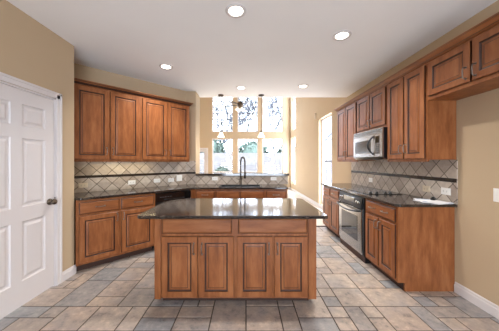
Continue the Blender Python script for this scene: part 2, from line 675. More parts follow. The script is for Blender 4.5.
def window(name, w_, h_, loc, rz, cols=1, rows=1, mat=None):
    """local: x width, z height, outside towards +y"""
    r = empty(name, loc, rz)
    r['kind'] = 'structure'
    fr = MB()
    f = 0.045
    fr.box(0, f, 0.05, 0.11, 0, h_)
    fr.box(w_ - f, w_, 0.05, 0.11, 0, h_)
    fr.box(f, w_ - f, 0.05, 0.11, 0, f)
    fr.box(f, w_ - f, 0.05, 0.11, h_ - f, h_)
    fr.build('window_frame', M['white'], r)
    MB().box(f - 0.005, w_ - f + 0.005, 0.076, 0.082, f - 0.005, h_ - f + 0.005).build('pane', M['glass'], r)
    if cols > 1 or rows > 1:
        mu = MB()
        for i in range(1, cols):
            x = f + (w_ - 2 * f) * i / cols
            mu.box(x - 0.014, x + 0.014, 0.066, 0.09, f, h_ - f)
        for j in range(1, rows):
            z = f + (h_ - 2 * f) * j / rows
            mu.box(f, w_ - f, 0.067, 0.089, z - 0.014, z + 0.014)
        mu.build('muntins', M['muntin'], r)
    return r


k = 0
for (a, b_) in WX:
    for ri, (c, d) in enumerate(ROWS):
        k += 1
        window('window_%d' % k, b_ - a, d - c, (a, YF, c), 0, 4 if ri else 1, 7 if ri else 1)
for (a, b_, c, d) in WIN_R:
    k += 1
    # outside towards +x: local y -> +x : rotation -90, local x -> -y
    window('window_%d' % k, b_ - a, d - c, (XR + 0.05, b_, c), -PI / 2, 3 if k == 7 else (4 if k == 9 else 1), 7 if k == 9 else (4 if k == 7 else 1))
k += 1
window('window_%d' % k, FILL_WIN[1] - FILL_WIN[0], FILL_WIN[3] - FILL_WIN[2], (FILL_WIN[1], BACK, FILL_WIN[2]), PI, 4, 2)  # added rear window, out of view, lets daylight onto the island front

d2 = empty('door_2', (DOORF[0], YF, 0), 0)
d2['kind'] = 'structure'
m_ = MB()
wd = DOORF[1] - DOORF[0]
m_.box(0, 0.12, 0.03, 0.07, 0, 1.97).box(wd - 0.12, wd, 0.03, 0.07, 0, 1.97).box(0.12, wd - 0.12, 0.03, 0.07, 0, 0.25).box(0.12, wd - 0.12, 0.03, 0.07, 1.85, 1.97)
m_.build('door_leaf', M['white'], d2)
MB().box(0.115, wd - 0.115, 0.047, 0.053, 0.245, 1.855).build('pane', M['glass'], d2)
m_ = MB()
for j in range(1, 5):
    z = 0.25 + 1.6 * j / 5
    m_.box(0.12, wd - 0.12, 0.04, 0.06, z - 0.012, z + 0.012)
m_.box(wd / 2 - 0.012, wd / 2 + 0.012, 0.041, 0.059, 0.25, 1.85)
m_.build('muntins', M['white'], d2)
m_ = MB()
m_.box(DOORF[0] - 0.08, DOORF[0], YF - 0.02, YF, 0, 2.06).box(DOORF[1], DOORF[1] + 0.08, YF - 0.02, YF, 0, 2.06).box(DOORF[0], DOORF[1], YF - 0.02, YF, 1.98, 2.06)
struct('trim_2', m_, M['white'])

# portals guide the daylight sampling through the openings
def portal(name, loc, rot, sx, sy):
    l_ = bpy.data.lights.new(name, 'AREA')
    l_.shape = 'RECTANGLE'
    l_.size, l_.size_y = sx, sy
    l_.cycles.is_portal = True
    o = bpy.data.objects.new(name, l_)
    COL.objects.link(o)
    o.location = loc
    o.rotation_euler = rot
    return o


portal('far_window_portal', (0.07, YF + 0.13, 2.92), (-PI / 2, 0, 0), 3.9, 4.3)
portal('patio_window_portal', (XR + 0.17, 6.18, 1.38), (0, PI / 2, 0), 2.6, 1.1)
portal('corner_window_portal', (XR + 0.17, 10.35, 2.7), (0, PI / 2, 0), 4.8, 1.1)
portal('fill_window_portal', (0.45, BACK - 0.12, 0.94), (PI / 2, 0, 0), 3.4, 1.9)

# ------------------------------------------------------------------ cabinet builders (front towards local -y)
ST = 0.056


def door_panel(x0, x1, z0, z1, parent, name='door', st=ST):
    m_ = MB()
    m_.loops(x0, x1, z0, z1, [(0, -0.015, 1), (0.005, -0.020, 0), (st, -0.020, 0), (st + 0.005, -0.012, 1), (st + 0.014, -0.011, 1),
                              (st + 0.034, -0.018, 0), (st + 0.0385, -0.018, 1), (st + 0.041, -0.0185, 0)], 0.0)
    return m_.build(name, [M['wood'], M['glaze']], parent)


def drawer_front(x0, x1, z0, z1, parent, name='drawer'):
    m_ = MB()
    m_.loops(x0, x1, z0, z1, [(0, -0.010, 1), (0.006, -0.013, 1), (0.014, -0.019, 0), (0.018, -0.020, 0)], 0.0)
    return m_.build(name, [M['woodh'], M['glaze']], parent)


def pull(x, z, parent, vertical=True, ln=0.096, y0=-0.020, name='handle'):
    h = ln / 2
    pr = [(-h, 0.0), (-h, -0.018), (-h * 0.9, -0.026), (-h * 0.5, -0.030), (0, -0.031), (h * 0.5, -0.030), (h * 0.9, -0.026), (h, -0.018), (h, 0.0)]
    m_ = MB()
    m_.tube([(x, y0 + p[1], z + p[0]) if vertical else (x + p[0], y0 + p[1], z) for p in pr],
            [0.0055, 0.005, 0.0045, 0.0045, 0.005, 0.0045, 0.0045, 0.005, 0.0055], 8)
    for s in (-h, h):
        if vertical:
            m_.box(x - 0.008, x + 0.008, y0 - 0.003, y0, z + s - 0.009, z + s + 0.009)
        else:
            m_.box(x + s - 0.009, x + s + 0.009, y0 - 0.003, y0, z - 0.008, z + 0.008)
    return m_.build(name, M['pull'], parent)


def cab_body(parent, w_, dep, z0, z1, toe=0.0, extra=None):
    m_ = MB()
    m_.box(0.0006, w_ - 0.0006, 0, dep, z0 + toe, z1)
    if extra:
        extra(m_)
    b_ = m_.build('body', M['wood'], parent)
    if toe > 0:
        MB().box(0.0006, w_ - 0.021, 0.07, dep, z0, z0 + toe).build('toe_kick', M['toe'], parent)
    return b_


def cabinet(name, label, group, loc, rz, w_, dep, z0, z1, toe=0.0, drawers=(), doors=(), cat='cabinet', extra=None):
    """drawers: (x0, x1, z0, z1, [pull x ...]); doors: (x0, x1, z0, z1, pull x or None, pull z)"""
    r = empty(name, loc, rz)
    tag(r, label, cat, group)
    cab_body(r, w_, dep, z0, z1, toe, extra)
    for (a, b_, c, d, ps) in drawers:
        dr = drawer_front(a, b_, c, d, r, 'drawer' if ps else 'false_front')
        for p in ps:
            pull(p, (c + d) / 2 + 0.005, dr, False)
    for (a, b_, c, d, px, pz) in doors:
        dd = door_panel(a, b_, c, d, r)
        if px is not None:
            pull(px, pz, dd, True)
    return r


R45 = PI / 4
# ---------------- left diagonal run
inner = Vector((3.85 - (DW - 0.6 * S2), 3.85))      # where the two face lines meet
dirn = Vector((1, 1)) / S2


def on_face(s, off=0.0):
    """point s metres from the inner corner along the diagonal face (towards the door)"""
    p = inner - dirn * s + Vector((1, -1)) / S2 * off
    return p


BT = CT - 0.03
s0, s1 = 0.664, 1.632
p = on_face(s1)
wc = s1 - s0
cabinet('base_cabinet', 'base cabinet with two drawers and two doors between the white door and black dishwasher', 'kitchen base cabinets',
        (p.x, p.y, 0), R45, wc, 0.585, 0, BT, 0.09,
        drawers=[(0.03, wc / 2 - 0.012, 0.715, 0.86, [wc * 0.26]), (wc / 2 + 0.012, wc - 0.03, 0.715, 0.86, [wc * 0.74])],
        doors=[(0.03, wc / 2 - 0.012, 0.12, 0.69, wc / 2 - 0.04, 0.62), (wc / 2 + 0.012, wc - 0.03, 0.12, 0.69, wc / 2 + 0.04, 0.62)])
# dishwasher
p = on_face(s0 - 0.002)
dw = empty('dishwasher', (p.x, p.y, 0), R45)
tag(dw, 'black built-in dishwasher under the counter at the corner of the cabinets', 'dishwasher')
W = 0.598
MB().box(0.002, W - 0.002, 0.0, 0.57, 0.02, BT - 0.012).build('body', M['black'], dw)
MB().box(0.004, W - 0.004, -0.022, 0.0, 0.11, 0.735, 0, 0.004).build('door', M['black'], dw)
cpn = MB().box(0.004, W - 0.004, -0.026, 0.0, 0.742, 0.87, 0, 0.004).build('control_panel', M['bglass'], dw)
m_ = MB()
for i in range(5):
    m_.box(0.06 + i * 0.04, 0.085 + i * 0.04, -0.0285, -0.0262, 0.81, 0.822)
m_.build('button', M['dim'], cpn)
MB().box(0.12, W - 0.12, -0.040, -0.0262, 0.765, 0.782, 0, 0.004).build('handle', M['black'], dw)

# upper cabinets on the diagonal
UB, UT = 1.385, 2.398
uend = Vector((-1.051, 4.128))


def on_upper(s):
    return uend - dirn * s


UW = 0.868


def light_rail(w_, zb=None):
    zb = UB if zb is None else zb
    return lambda m_: m_.box(0.0006, w_ - 0.0006, 0.0, 0.018, zb - 0.022, zb)


labs = ['left wall cabinet with two raised panel doors, nearest the white door', 'left wall cabinet with two raised panel doors, nearest the window opening']
for i, lab in ((1, labs[0]), (0, labs[1])):
    p = on_upper(UW * (i + 1))
    cabinet('wall_cabinet', lab, 'kitchen wall cabinets', (p.x, p.y, 0), R45, UW, 0.302, UB, UT, 0,
            extra=light_rail(UW), doors=[(0.022, UW / 2 - 0.010, UB + 0.012, UT - 0.022, UW / 2 - 0.040, UB + 0.13),
                   (UW / 2 + 0.010, UW - 0.022, UB + 0.012, UT - 0.022, UW / 2 + 0.040, UB + 0.13)])
CROWN = [(0, 0), (-0.010, 0.0), (-0.016, 0.008), (-0.022, 0.011), (-0.030, 0.024), (-0.042, 0.034), (-0.046, 0.040), (-0.052, 0.041), (-0.052, 0.054), (0, 0.054)]
p = on_upper(UW * 2)
cr = MB()
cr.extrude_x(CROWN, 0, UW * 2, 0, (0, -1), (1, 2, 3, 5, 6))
ret = MB()
n_ = len(CROWN)
a_ = [cr.bm.verts.new((UW * 2 - q[0], q[0], q[1])) for q in CROWN]
b_ = [cr.bm.verts.new((UW * 2 - q[0], 0.30, q[1])) for q in CROWN]
for i in range(n_):
    j = (i + 1) % n_
    cr.bm.faces.new((a_[i], a_[j], b_[j], b_[i]))
ret.bm.free()
cr.box(0, UW * 2, 0.0, 0.30, 0.0, 0.012)
o = cr.build('crown_moulding', [M['woodh'], M['glaze']])
o.location = (p.x, p.y, UT + 0.001)
o.rotation_euler = (0, 0, R45)
tag(o, 'dark wooden crown moulding along the top of the left wall cabinets', 'moulding', 'crown mouldings')

# under-cabinet light of the left run
p = on_upper(1.50) + Vector((-1, 1)) / S2 * 0.12
ul = empty('under_cabinet_light', (p.x, p.y, UB - 0.0015), R45)
tag(ul, 'slim warm light fitted beneath the left wall cabinets', 'light')
MB().box(0, 0.95, 0.0, 0.06, -0.018, 0.0).build('housing', M['plate_w'], ul)
MB().box(0.02, 0.93, 0.008, 0.052, -0.020, -0.0182).build('diffuser', M['undercab'], ul)
l_ = bpy.data.lights.new('under_cabinet_lamp', 'AREA')
l_.shape = 'RECTANGLE'
l_.size, l_.size_y = 0.9, 0.04
l_.energy = 1.6
l_.color = (1.0, 0.82, 0.45)
lo = bpy.data.objects.new('under_cabinet_lamp', l_)
COL.objects.link(lo)
lo.parent = ul
lo.location = (0.475, 0.03, -0.0215)

# ---------------- peninsula
PW = [(-0.884, -0.538), (-0.538, 0.330), (0.330, 0.712)]
cabinet('base_cabinet', 'narrow single door base cabinet beside the dishwasher, left of the sink', 'kitchen base cabinets',
        (PW[0][0], 3.85, 0), 0, 0.346, 0.555, 0, BT, 0.09,
        drawers=[(0.02, 0.335, 0.715, 0.86, [0.175])], doors=[(0.02, 0.335, 0.12, 0.69, 0.30, 0.62)],
        extra=lambda m_: m_.prism([(-0.060, -0.036), (0.0, 0.0), (0.0, 0.03), (-0.066, -0.018)], 0.09, BT))
cabinet('sink_cabinet', 'sink base cabinet with two false fronts below the black sink', None,
        (PW[1][0], 3.85, 0), 0, 0.868, 0.555, 0, 0.70, 0.09,
        drawers=[(0.02, 0.424, 0.715, 0.86, []), (0.444, 0.848, 0.715, 0.86, [])],
        doors=[(0.02, 0.424, 0.12, 0.69, 0.39, 0.62), (0.444, 0.848, 0.12, 0.69, 0.478, 0.62)],
        extra=lambda m_: m_.box(0.0006, 0.8674, 0, 0.018, 0.70, BT))
cabinet('base_cabinet', 'base cabinet at the open end of the sink counter, right of the sink', 'kitchen base cabinets',
        (PW[2][0], 3.85, 0), 0, 0.382, 0.555, 0, BT, 0.09,
        drawers=[(0.02, 0.362, 0.715, 0.86, [0.19])], doors=[(0.02, 0.362, 0.12, 0.69, 0.055, 0.62)])


def slab_with_holes(outer, inners, z0, z1):
    m_ = MB()
    bm = m_.bm
    es = []
    for pts in [outer] + inners:
        vs = [bm.verts.new((q[0], q[1], z1)) for q in pts]
        for i in range(len(vs)):
            es.append(bm.edges.new((vs[i], vs[(i + 1) % len(vs)])))
    bmesh.ops.triangle_fill(bm, use_beauty=True, use_dissolve=False, edges=es)
    r = bmesh.ops.extrude_face_region(bm, geom=bm.faces[:])
    bmesh.ops.translate(bm, vec=(0, 0, z0 - z1), verts=[v for v in r['geom'] if isinstance(v, bmesh.types.BMVert)])
    return m_


def rrect(x0, x1, y0, y1, rs, n=8):
    """rounded rectangle; radii for corners (x0,y0), (x1,y0), (x1,y1), (x0,y1)"""
    out = []
    for (cx, cy, a0, r) in ((x0 + rs[0], y0 + rs[0], PI, rs[0]), (x1 - rs[1], y0 + rs[1], 1.5 * PI, rs[1]),
                            (x1 - rs[2], y1 - rs[2], 0, rs[2]), (x0 + rs[3], y1 - rs[3], 0.5 * PI, rs[3])):
        for i in range(n + 1):
            a = a0 + PI / 2 * i / n
            out.append((cx + r * math.cos(a), cy + r * math.sin(a)))
    return out


fl = DW - 0.6 * S2 - 0.03 * S2                     # counter front line on the diagonal
SX0, SX1, SY0, SY1 = -0.47, 0.27, 3.91, 4.21
outer = [(YC + 0.004 - fl, YC + 0.004), (3.82 - fl, 3.82), (0.70, 3.82), (0.735, 3.85), (0.735, YB - 0.0005), (YB - DW + 0.002, YB - 0.0005), (YC - DW + 0.008, YC + 0.004)]
m_ = slab_with_holes(outer, [rrect(SX0, SX1, SY0, SY1, (0.04,) * 4, 4)], CT - 0.03, CT)
o = m_.build('countertop', M['granite'], bevel=0.006)
tag(o, 'dark granite countertop along the left wall and around the sink', 'countertop', 'granite tops')

# sink
sk = empty('kitchen_sink', ((SX0 + SX1) / 2, (SY0 + SY1) / 2, CT))
tag(sk, 'black sink set into the granite counter below the raised bar', 'sink')
hx, hy = (SX1 - SX0) / 2, (SY1 - SY0) / 2
m_ = slab_with_holes(rrect(-hx - 0.018, hx + 0.018, -hy - 0.018, hy + 0.018, (0.05,) * 4, 4), [rrect(-hx + 0.012, hx - 0.012, -hy + 0.012, hy - 0.012, (0.035,) * 4, 4)], 0.0005, 0.007)
m_.build('rim', M['black'], sk)
m_ = MB()
a, b_ = hx - 0.006, hy - 0.006
m_.box(-a, a, -b_, -b_ + 0.006, -0.19, 0.0).box(-a, a, b_ - 0.006, b_, -0.19, 0.0).box(-a, -a + 0.006, -b_, b_, -0.19, 0).box(a - 0.006, a, -b_, b_, -0.19, 0).box(-a, a, -b_, b_, -0.196, -0.19)
m_.build('basin', M['black'], sk)

# faucet: pull-down with a spring arch
fc = empty('kitchen_faucet', (-0.104, 4.29, CT))
tag(fc, 'tall brushed metal pull-down faucet with spring arch behind the sink', 'faucet')
MB().lathe([(0.030, 0), (0.030, 0.012), (0.022, 0.018), (0.020, 0.14), (0.016, 0.15)], n=16).build('base', M['nickel'], fc)
R_ = 0.042
arch = [(0, 0, 0.14), (0, 0, 0.26), (0, 0, 0.43)] + [(R_ - R_ * math.cos(PI * i / 12), -0.10 * (1 - math.cos(PI * i / 12)) / 2, 0.43 + 0.10 * math.sin(PI * i / 12)) for i in range(1, 13)] + [(2 * R_, -0.10, 0.30)]
MB().tube(arch, 0.011, 10).build('hose', M['nickel'], fc)
m_ = MB()
pts = []
base = [Vector(q) for q in arch[1:]]
seg = []
for i in range(len(base) - 1):
    steps = max(1, int((base[i + 1] - base[i]).length / 0.012))
    for q in range(steps):
        seg.append((base[i].lerp(base[i + 1], q / steps), (base[i + 1] - base[i]).normalized()))
for c, tdir in seg:
    s_ = Vector((0, 1, 0)) if abs(tdir.y) < 0.8 else Vector((1, 0, 0))
    u_ = tdir.cross(s_).normalized()
    s_ = u_.cross(tdir).normalized()
    m_.tube([c + (u_ * math.cos(2 * PI * q / 10) + s_ * math.sin(2 * PI * q / 10)) * 0.0145 for q in range(10)], 0.0035, 5, closed=True)
m_.build('spring', M['nickel'], fc)
MB().tube([(2 * R_, -0.10, 0.305), (2 * R_, -0.10, 0.26), (2 * R_, -0.10, 0.20), (2 * R_, -0.10, 0.13)], [0.013, 0.015, 0.016, 0.019], 12).build('spray_head', M['nickel'], fc)
m_ = MB().tube([(0, 0, 0.25), (R_, -0.05, 0.25), (2 * R_, -0.10, 0.25), (2 * R_ + 0.03, -0.10, 0.25)], 0.006, 8)
m_.build('support_arm', M['nickel'], fc)
MB().tube([(0.0, 0.0, 0.09), (-0.03, 0, 0.10), (-0.085, -0.01, 0.125)], [0.008, 0.006, 0.005], 8).build('lever', M['nickel'], fc)

# raised bar top
m_ = MB()
m_.prism(rrect(-0.998, 0.86, 4.385, 4.80, (0.004, 0.03, 0.06, 0.004), 5), 1.088, 1.132)
o = m_.build('bar_top', M['granite'], bevel=0.003)
tag(o, 'raised dark granite bar ledge behind the sink', 'countertop', 'granite tops')


# backsplashes (object coordinates drive the diagonal tile pattern: x along, z up)
def backsplash(label, loc, rz, w_, z1, strip=True, zs=(1.125, 1.163), extra=None):
    r = MB()
    r.box(0, w_, -0.010, 0, CT + 0.0005, z1)
    if extra:
        extra(r)
    o = r.build('tile_backsplash', M['tile'])
    o.location, o.rotation_euler = loc, (0, 0, rz)
    tag(o, label, 'backsplash', 'diagonal stone backsplashes')
    if strip:
        MB().box(0, w_, -0.0145, -0.0102, zs[0], zs[1], 0, 0.001).build('accent_strip', M['strip'], o)
    return o


lenD = (YB - YC) * S2
backsplash('stone tile backsplash with dark strip below the left wall cabinets', (YC - DW + 0.001, YC + 0.001, 0), R45, lenD - 0.004, UB - 0.002)
backsplash('low stone tile backsplash behind the sink faucet', (-0.998, YB - 0.0005, 0), 0, 1.828, 1.087, False)
o = MB().box(0, 0.186, -0.010, 0, CT + 0.0005, UB - 0.002).build('tile_backsplash', M['tile'])
o.location = (YB - DW + 0.004, YB - 0.0005, 0)
tag(o, 'narrow stone tile strip on the pillar front left of the raised bar', 'backsplash', 'diagonal stone backsplashes')
MB().box(0.005, 0.186, -0.0145, -0.0102, 1.125, 1.163).build('accent_strip', M['strip'], o)

# ---------------- right run (local x -> -y, local y -> +x)
RR = -PI / 2
XF = 1.596
Y0, Y1, Y2, Y3 = 2.331, 2.965, 3.765, 4.59
wn_ = Y1 - Y0
DEP = XR - XF - 0.004


def end_panel(m_):
    m_.box(wn_ - 0.02, wn_ - 0.0006, 0.072, DEP, 0.0, 0.09)


cabinet('base_cabinet', 'base cabinet with one wide drawer over two doors, nearest on the right', 'kitchen base cabinets',
        (XF, Y1, 0), RR, wn_, DEP, 0, BT, 0.09,
        drawers=[(0.03, wn_ - 0.03, 0.715, 0.86, [0.20, 0.445])],
        doors=[(0.03, wn_ / 2 - 0.008, 0.12, 0.69, wn_ / 2 - 0.038, 0.61), (wn_ / 2 + 0.008, wn_ - 0.03, 0.12, 0.69, wn_ / 2 + 0.038, 0.61)], extra=end_panel)
# solid end panel bottom (the toe recess only opens to the front)
wf_ = Y3 - Y2
cabinet('base_cabinet', 'base cabinet with two drawers over two doors, beyond the oven', 'kitchen base cabinets',
        (XF, Y3, 0), RR, wf_, DEP, 0, BT, 0.09,
        drawers=[(0.03, wf_ / 2 - 0.012, 0.715, 0.86, [wf_ * 0.26]), (wf_ / 2 + 0.012, wf_ - 0.03, 0.715, 0.86, [wf_ * 0.74])],
        doors=[(0.03, wf_ / 2 - 0.008, 0.12, 0.69, wf_ / 2 - 0.038, 0.61), (wf_ / 2 + 0.008, wf_ - 0.03, 0.12, 0.69, wf_ / 2 + 0.038, 0.61)])
m_ = MB()
m_.prism([(1.556, 4.625), (1.556, 2.335), (1.60, 2.298), (XR - 0.003, 2.298), (XR - 0.003, 4.625)], CT - 0.03, CT)
o = m_.build('countertop', M['granite'], bevel=0.006)
tag(o, 'dark granite countertop on the right run holding the cooktop', 'countertop', 'granite tops')
o = MB().box(0, 4.60 - 2.30, -0.010, 0, CT + 0.0005, UB - 0.002).box(0.86, 1.60, -0.010, 0, UB - 0.002, 1.40).build('tile_backsplash', M['tile'])
o.location, o.rotation_euler = (XR - 0.0005, 4.60, 0), (0, 0, RR)
tag(o, 'stone tile backsplash with dark strip behind the cooktop', 'backsplash', 'diagonal stone backsplashes')
MB().box(0, 2.30, -0.0145, -0.0102, 1.145, 1.187, 0, 0.001).build('accent_strip', M['strip'], o)

# cooktop
ck = empty('cooktop', (1.88, (Y1 + Y2) / 2, CT))
tag(ck, 'black glass electric cooktop set in the right granite counter', 'cooktop')
MB().box(-0.24, 0.22, -0.385, 0.385, 0.0005, 0.007, 0, 0.002).build('glass_top', M['bglass'], ck)
for (x, y, r) in ((-0.12, 0.19, 0.10), (0.11, 0.19, 0.08), (-0.12, -0.06, 0.08), (0.11, -0.06, 0.10)):
    m_ = MB().tube([(x + r * math.cos(2 * PI * q / 28), y + r * math.sin(2 * PI * q / 28), 0.0072) for q in range(28)], 0.0012, 5, closed=True)
    m_.build('burner_ring', M['grey'], ck)
for x in (-0.17, -0.085, 0.03, 0.10):
    MB().lathe([(0.022, 0), (0.022, 0.006), (0.018, 0.010), (0.016, 0.026), (0.012, 0.029)], (x, -0.32, 0.0071), 16).build('knob', M['black'], ck)

# wall oven under the counter
ov = empty('wall_oven', (XF, Y2 - 0.01, 0), RR)
tag(ov, 'stainless steel oven with dark control panel built in under the cooktop', 'oven')
WO = Y2 - Y1 - 0.02
MB().box(0.0, WO, 0.002, DEP - 0.02, 0.0, BT - 0.002).build('body', M['black'], ov)
for a in (0.0, WO - 0.03):
    MB().box(a, a + 0.03, -0.012, 0.002, 0.09, BT - 0.004).build('side_trim', M['black'], ov)
m_ = MB()
m_.extrude_x([(0.0, 0.725), (-0.045, 0.725), (-0.040, 0.76), (-0.020, 0.868), (0.0, 0.87)], 0.03, WO - 0.03)
cpn = m_.build('control_panel', M['black'], ov)
m_ = MB()
m_.loops(0.22, WO - 0.22, 0.762, 0.845, [(0, -0.002, 0), (0.003, -0.004, 0)], 0.004)
dsp = m_.build('display', M['bglass'], cpn)
dsp.location = (0, -0.0335, 0.0)
dsp.rotation_euler = (0, 0, 0)
for x in (0.10, 0.165, WO - 0.165, WO - 0.10):
    mm = MB().lathe([(0.026, 0), (0.026, 0.006), (0.020, 0.012), (0.018, 0.022), (0.0, 0.023)], n=16)
    mm.turn(Matrix.Translation((x, -0.031, 0.80)) @ Matrix.Rotation(PI / 2 + 0.18, 4, 'X'))
    mm.build('knob', M['steel'], cpn)
m_ = MB()
x0, x1, z0, z1 = 0.03, WO - 0.03, 0.135, 0.715
m_.loops(x0, x1, z0, z1, [(0, -0.030, 0), (0.006, -0.036, 0)], 0.0)
dr = m_.build('oven_door', M['steel'], ov)
m_ = MB()
m_.loops(x0 + 0.10, x1 - 0.10, 0.25, 0.60, [(0, -0.0362, 0), (0.004, -0.038, 0)], -0.0362)
m_.build('oven_window', M['ovenwin'], dr)
hp = [(x0 + 0.015, -0.036, 0.690)] + [(x0 + 0.015 + (x1 - x0 - 0.03) * q / 10, -0.075 - 0.022 * math.sin(PI * q / 10), 0.690 - 0.030 * math.sin(PI * q / 10)) for q in range(11)] + [(x1 - 0.015, -0.036, 0.690)]
m_ = MB().tube(hp, 0.013, 10)
m_.build('handle', M['black'], dr)
m_ = MB()
m_.box(0.03, WO - 0.03, -0.02, 0.002, 0.095, 0.128)
m_.build('vent', M['steel'], ov)
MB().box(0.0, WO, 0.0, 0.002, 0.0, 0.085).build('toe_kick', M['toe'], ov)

# right wall cabinets
XU = XR - 0.305
DU = 0.301


def rwall(name, label, ya, yb, z0, hz):
    w_ = yb - ya
    dz = 0.012 if z0 == UB else 0.035
    return cabinet(name, label, 'kitchen wall cabinets', (XU, yb, 0), RR, w_, DU, z0, UT, 0, extra=light_rail(w_) if z0 == UB else None,
                   doors=[(0.024, w_ / 2 - 0.010, z0 + dz, UT - 0.022, w_ / 2 - 0.040, hz),
                          (w_ / 2 + 0.010, w_ - 0.024, z0 + dz, UT - 0.022, w_ / 2 + 0.040, hz)])


rwall('wall_cabinet', 'tall right wall cabinet farthest away, beside the family room wall', Y2, Y3, UB, UB + 0.13)
rwall('wall_cabinet', 'short wall cabinet directly above the microwave', Y1, Y2, 1.832, 1.832 + 0.115)
rwall('wall_cabinet', 'tall right wall cabinet between the microwave and the empty fridge space', Y0 - 0.02, Y1, UB, UB + 0.13)
rwall('wall_cabinet', 'short high wall cabinet above the empty fridge space at right', 1.385, Y0 - 0.02, 2.0, 2.0 + 0.115)
cr = MB()
LR = Y3 - 1.385
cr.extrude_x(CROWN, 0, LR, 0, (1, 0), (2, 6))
n_ = len(CROWN)
a_ = [cr.bm.verts.new((q[0], q[0], q[1])) for q in CROWN]
b_ = [cr.bm.verts.new((q[0], 0.30, q[1])) for q in CROWN]
for i in range(n_):
    j = (i + 1) % n_
    cr.bm.faces.new((a_[j], a_[i], b_[i], b_[j]))
cr.box(0, LR, 0.0, 0.30, 0.0, 0.012)
o = cr.build('crown_moulding', [M['woodh'], M['glaze']])
o.location, o.rotation_euler = (XU, Y3, UT + 0.001), (0, 0, RR)
tag(o, 'wooden crown moulding along the top of the right wall cabinets', 'moulding', 'crown mouldings')

# microwave
XM = 1.838
mw = empty('microwave', (XM, Y2 - 0.005, 1.395), RR)
tag(mw, 'stainless over-the-range microwave with black arched handle above the cooktop', 'microwave')
WM, HM = Y2 - Y1 - 0.01, 0.433
MB().box(0, WM, 0.004, XR - XM - 0.014, 0.02, HM).build('body', M['black'], mw)
m_ = MB()
m_.box(0, WM, -0.012, 0.004, HM - 0.065, HM)
for q in range(3):
    m_.box(0.02, WM - 0.02, -0.0125, -0.0119, HM - 0.054 + q * 0.017, HM - 0.045 + q * 0.017, 1)
m_.box(0, WM, -0.0115, 0.004, HM - 0.070, HM - 0.0652, 1)
m_.build('vent_grille', [M['steel'], M['black']], mw)
m_ = MB()
m_.loops(0.0, WM - 0.17, 0.035, HM - 0.07, [(0, -0.012, 0), (0.006, -0.018, 0)], 0.004)
dr = m_.build('door', M['steel'], mw)
m_ = MB()
m_.loops(0.06, WM - 0.27, 0.095, HM - 0.145, [(0, -0.0184, 0), (0.004, -0.020, 0)], -0.0181)
m_.build('door_window', M['mwwin'], dr)
hz0, hz1 = 0.07, HM - 0.10
hp = [(WM - 0.20 + 0.0 * q, -0.020 - 0.055 * math.sin(PI * q / 12), hz0 + (hz1 - hz0) * q / 12) for q in range(13)]
hp = [(a - 0.045 * math.sin(PI * q / 12), b_, c) for q, (a, b_, c) in enumerate(hp)]
MB().tube(hp, 0.012, 10).build('handle', M['black'], dr)
m_ = MB()
m_.loops(WM - 0.168, WM, 0.035, HM - 0.07, [(0, -0.012, 0), (0.006, -0.017, 0)], 0.004)
cpn = m_.build('control_panel', M['steel'], mw)
m_ = MB()
m_.loops(WM - 0.145, WM - 0.055, 0.08, HM - 0.105, [(0, -0.0174, 0), (0.002, -0.0185, 0)], -0.0171)
kp = m_.build('keypad', M['bglass'], cpn)
m_ = MB()
for i in range(3):
    for j in range(5):
        m_.box(WM - 0.135 + i * 0.025, WM - 0.117 + i * 0.025, -0.0195, -0.0185, 0.10 + j * 0.028, 0.115 + j * 0.028)
m_.build('buttons', M['grey'], kp)
m_ = MB()
m_.extrude_x([(-0.018, 0.034), (0.004, 0.034), (0.06, 0.0), (0.03, 0.0)], 0, WM)
m_.build('bottom_lip', M['steel'], mw)
MB().box(0.10, WM - 0.06, 0.05, 0.30, 0.0, 0.0195).build('filter', M['black'], mw)

# ---------------- island
IX0, IX1, IY0, IY1 = -0.863, 0.664, 2.106, 2.80
IT = 0.888
isl = empty('kitchen_island', (IX0, IY0, 0))
tag(isl, 'wooden kitchen island with four raised panel doors in the middle of the tiled floor', 'island')
WI = IX1 - IX0
MB().box(0.012, WI - 0.012, 0.0, IY1 - IY0, 0.07, IT - 0.031).build('body', M['wood'], isl)
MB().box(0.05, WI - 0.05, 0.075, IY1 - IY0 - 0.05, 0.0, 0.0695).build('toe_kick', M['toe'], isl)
for (a, b_) in ((0.0, 0.058), (WI - 0.076, WI)):
    m_ = MB()
    m_.box(a, b_, -0.014, 0.05, 0.066, IT - 0.031, 0, 0.003)
    m_.build('corner_post', M['wood'], isl)


def ix(px):
    return (px - VPX) / 105.4 - IX0


for (a, b_) in ((162.5, 232.2), (238.0, 307.0)):
    drawer_front(ix(a), ix(b_), 0.684, 0.828, isl, 'false_front')
for (a, b_, s) in ((162.3, 197.8, 1), (199.2, 233.8, -1), (237.0, 272.2, 1), (274.0, 307.2, -1)):
    dd = door_panel(ix(a), ix(b_), 0.085, 0.657, isl)
    pull(ix(b_) - 0.034 if s > 0 else ix(a) + 0.030, 0.545, dd, True, 0.10)
m_ = MB()
m_.prism(rrect(-0.972, 0.728, 1.945, 2.895, (0.05, 0.03, 0.05, 0.30), 10), IT - 0.030, IT)
o = m_.build('countertop', M['granite'], bevel=0.009)
tag(o, 'dark granite top of the island, reflecting the tall windows', 'countertop', 'granite tops')

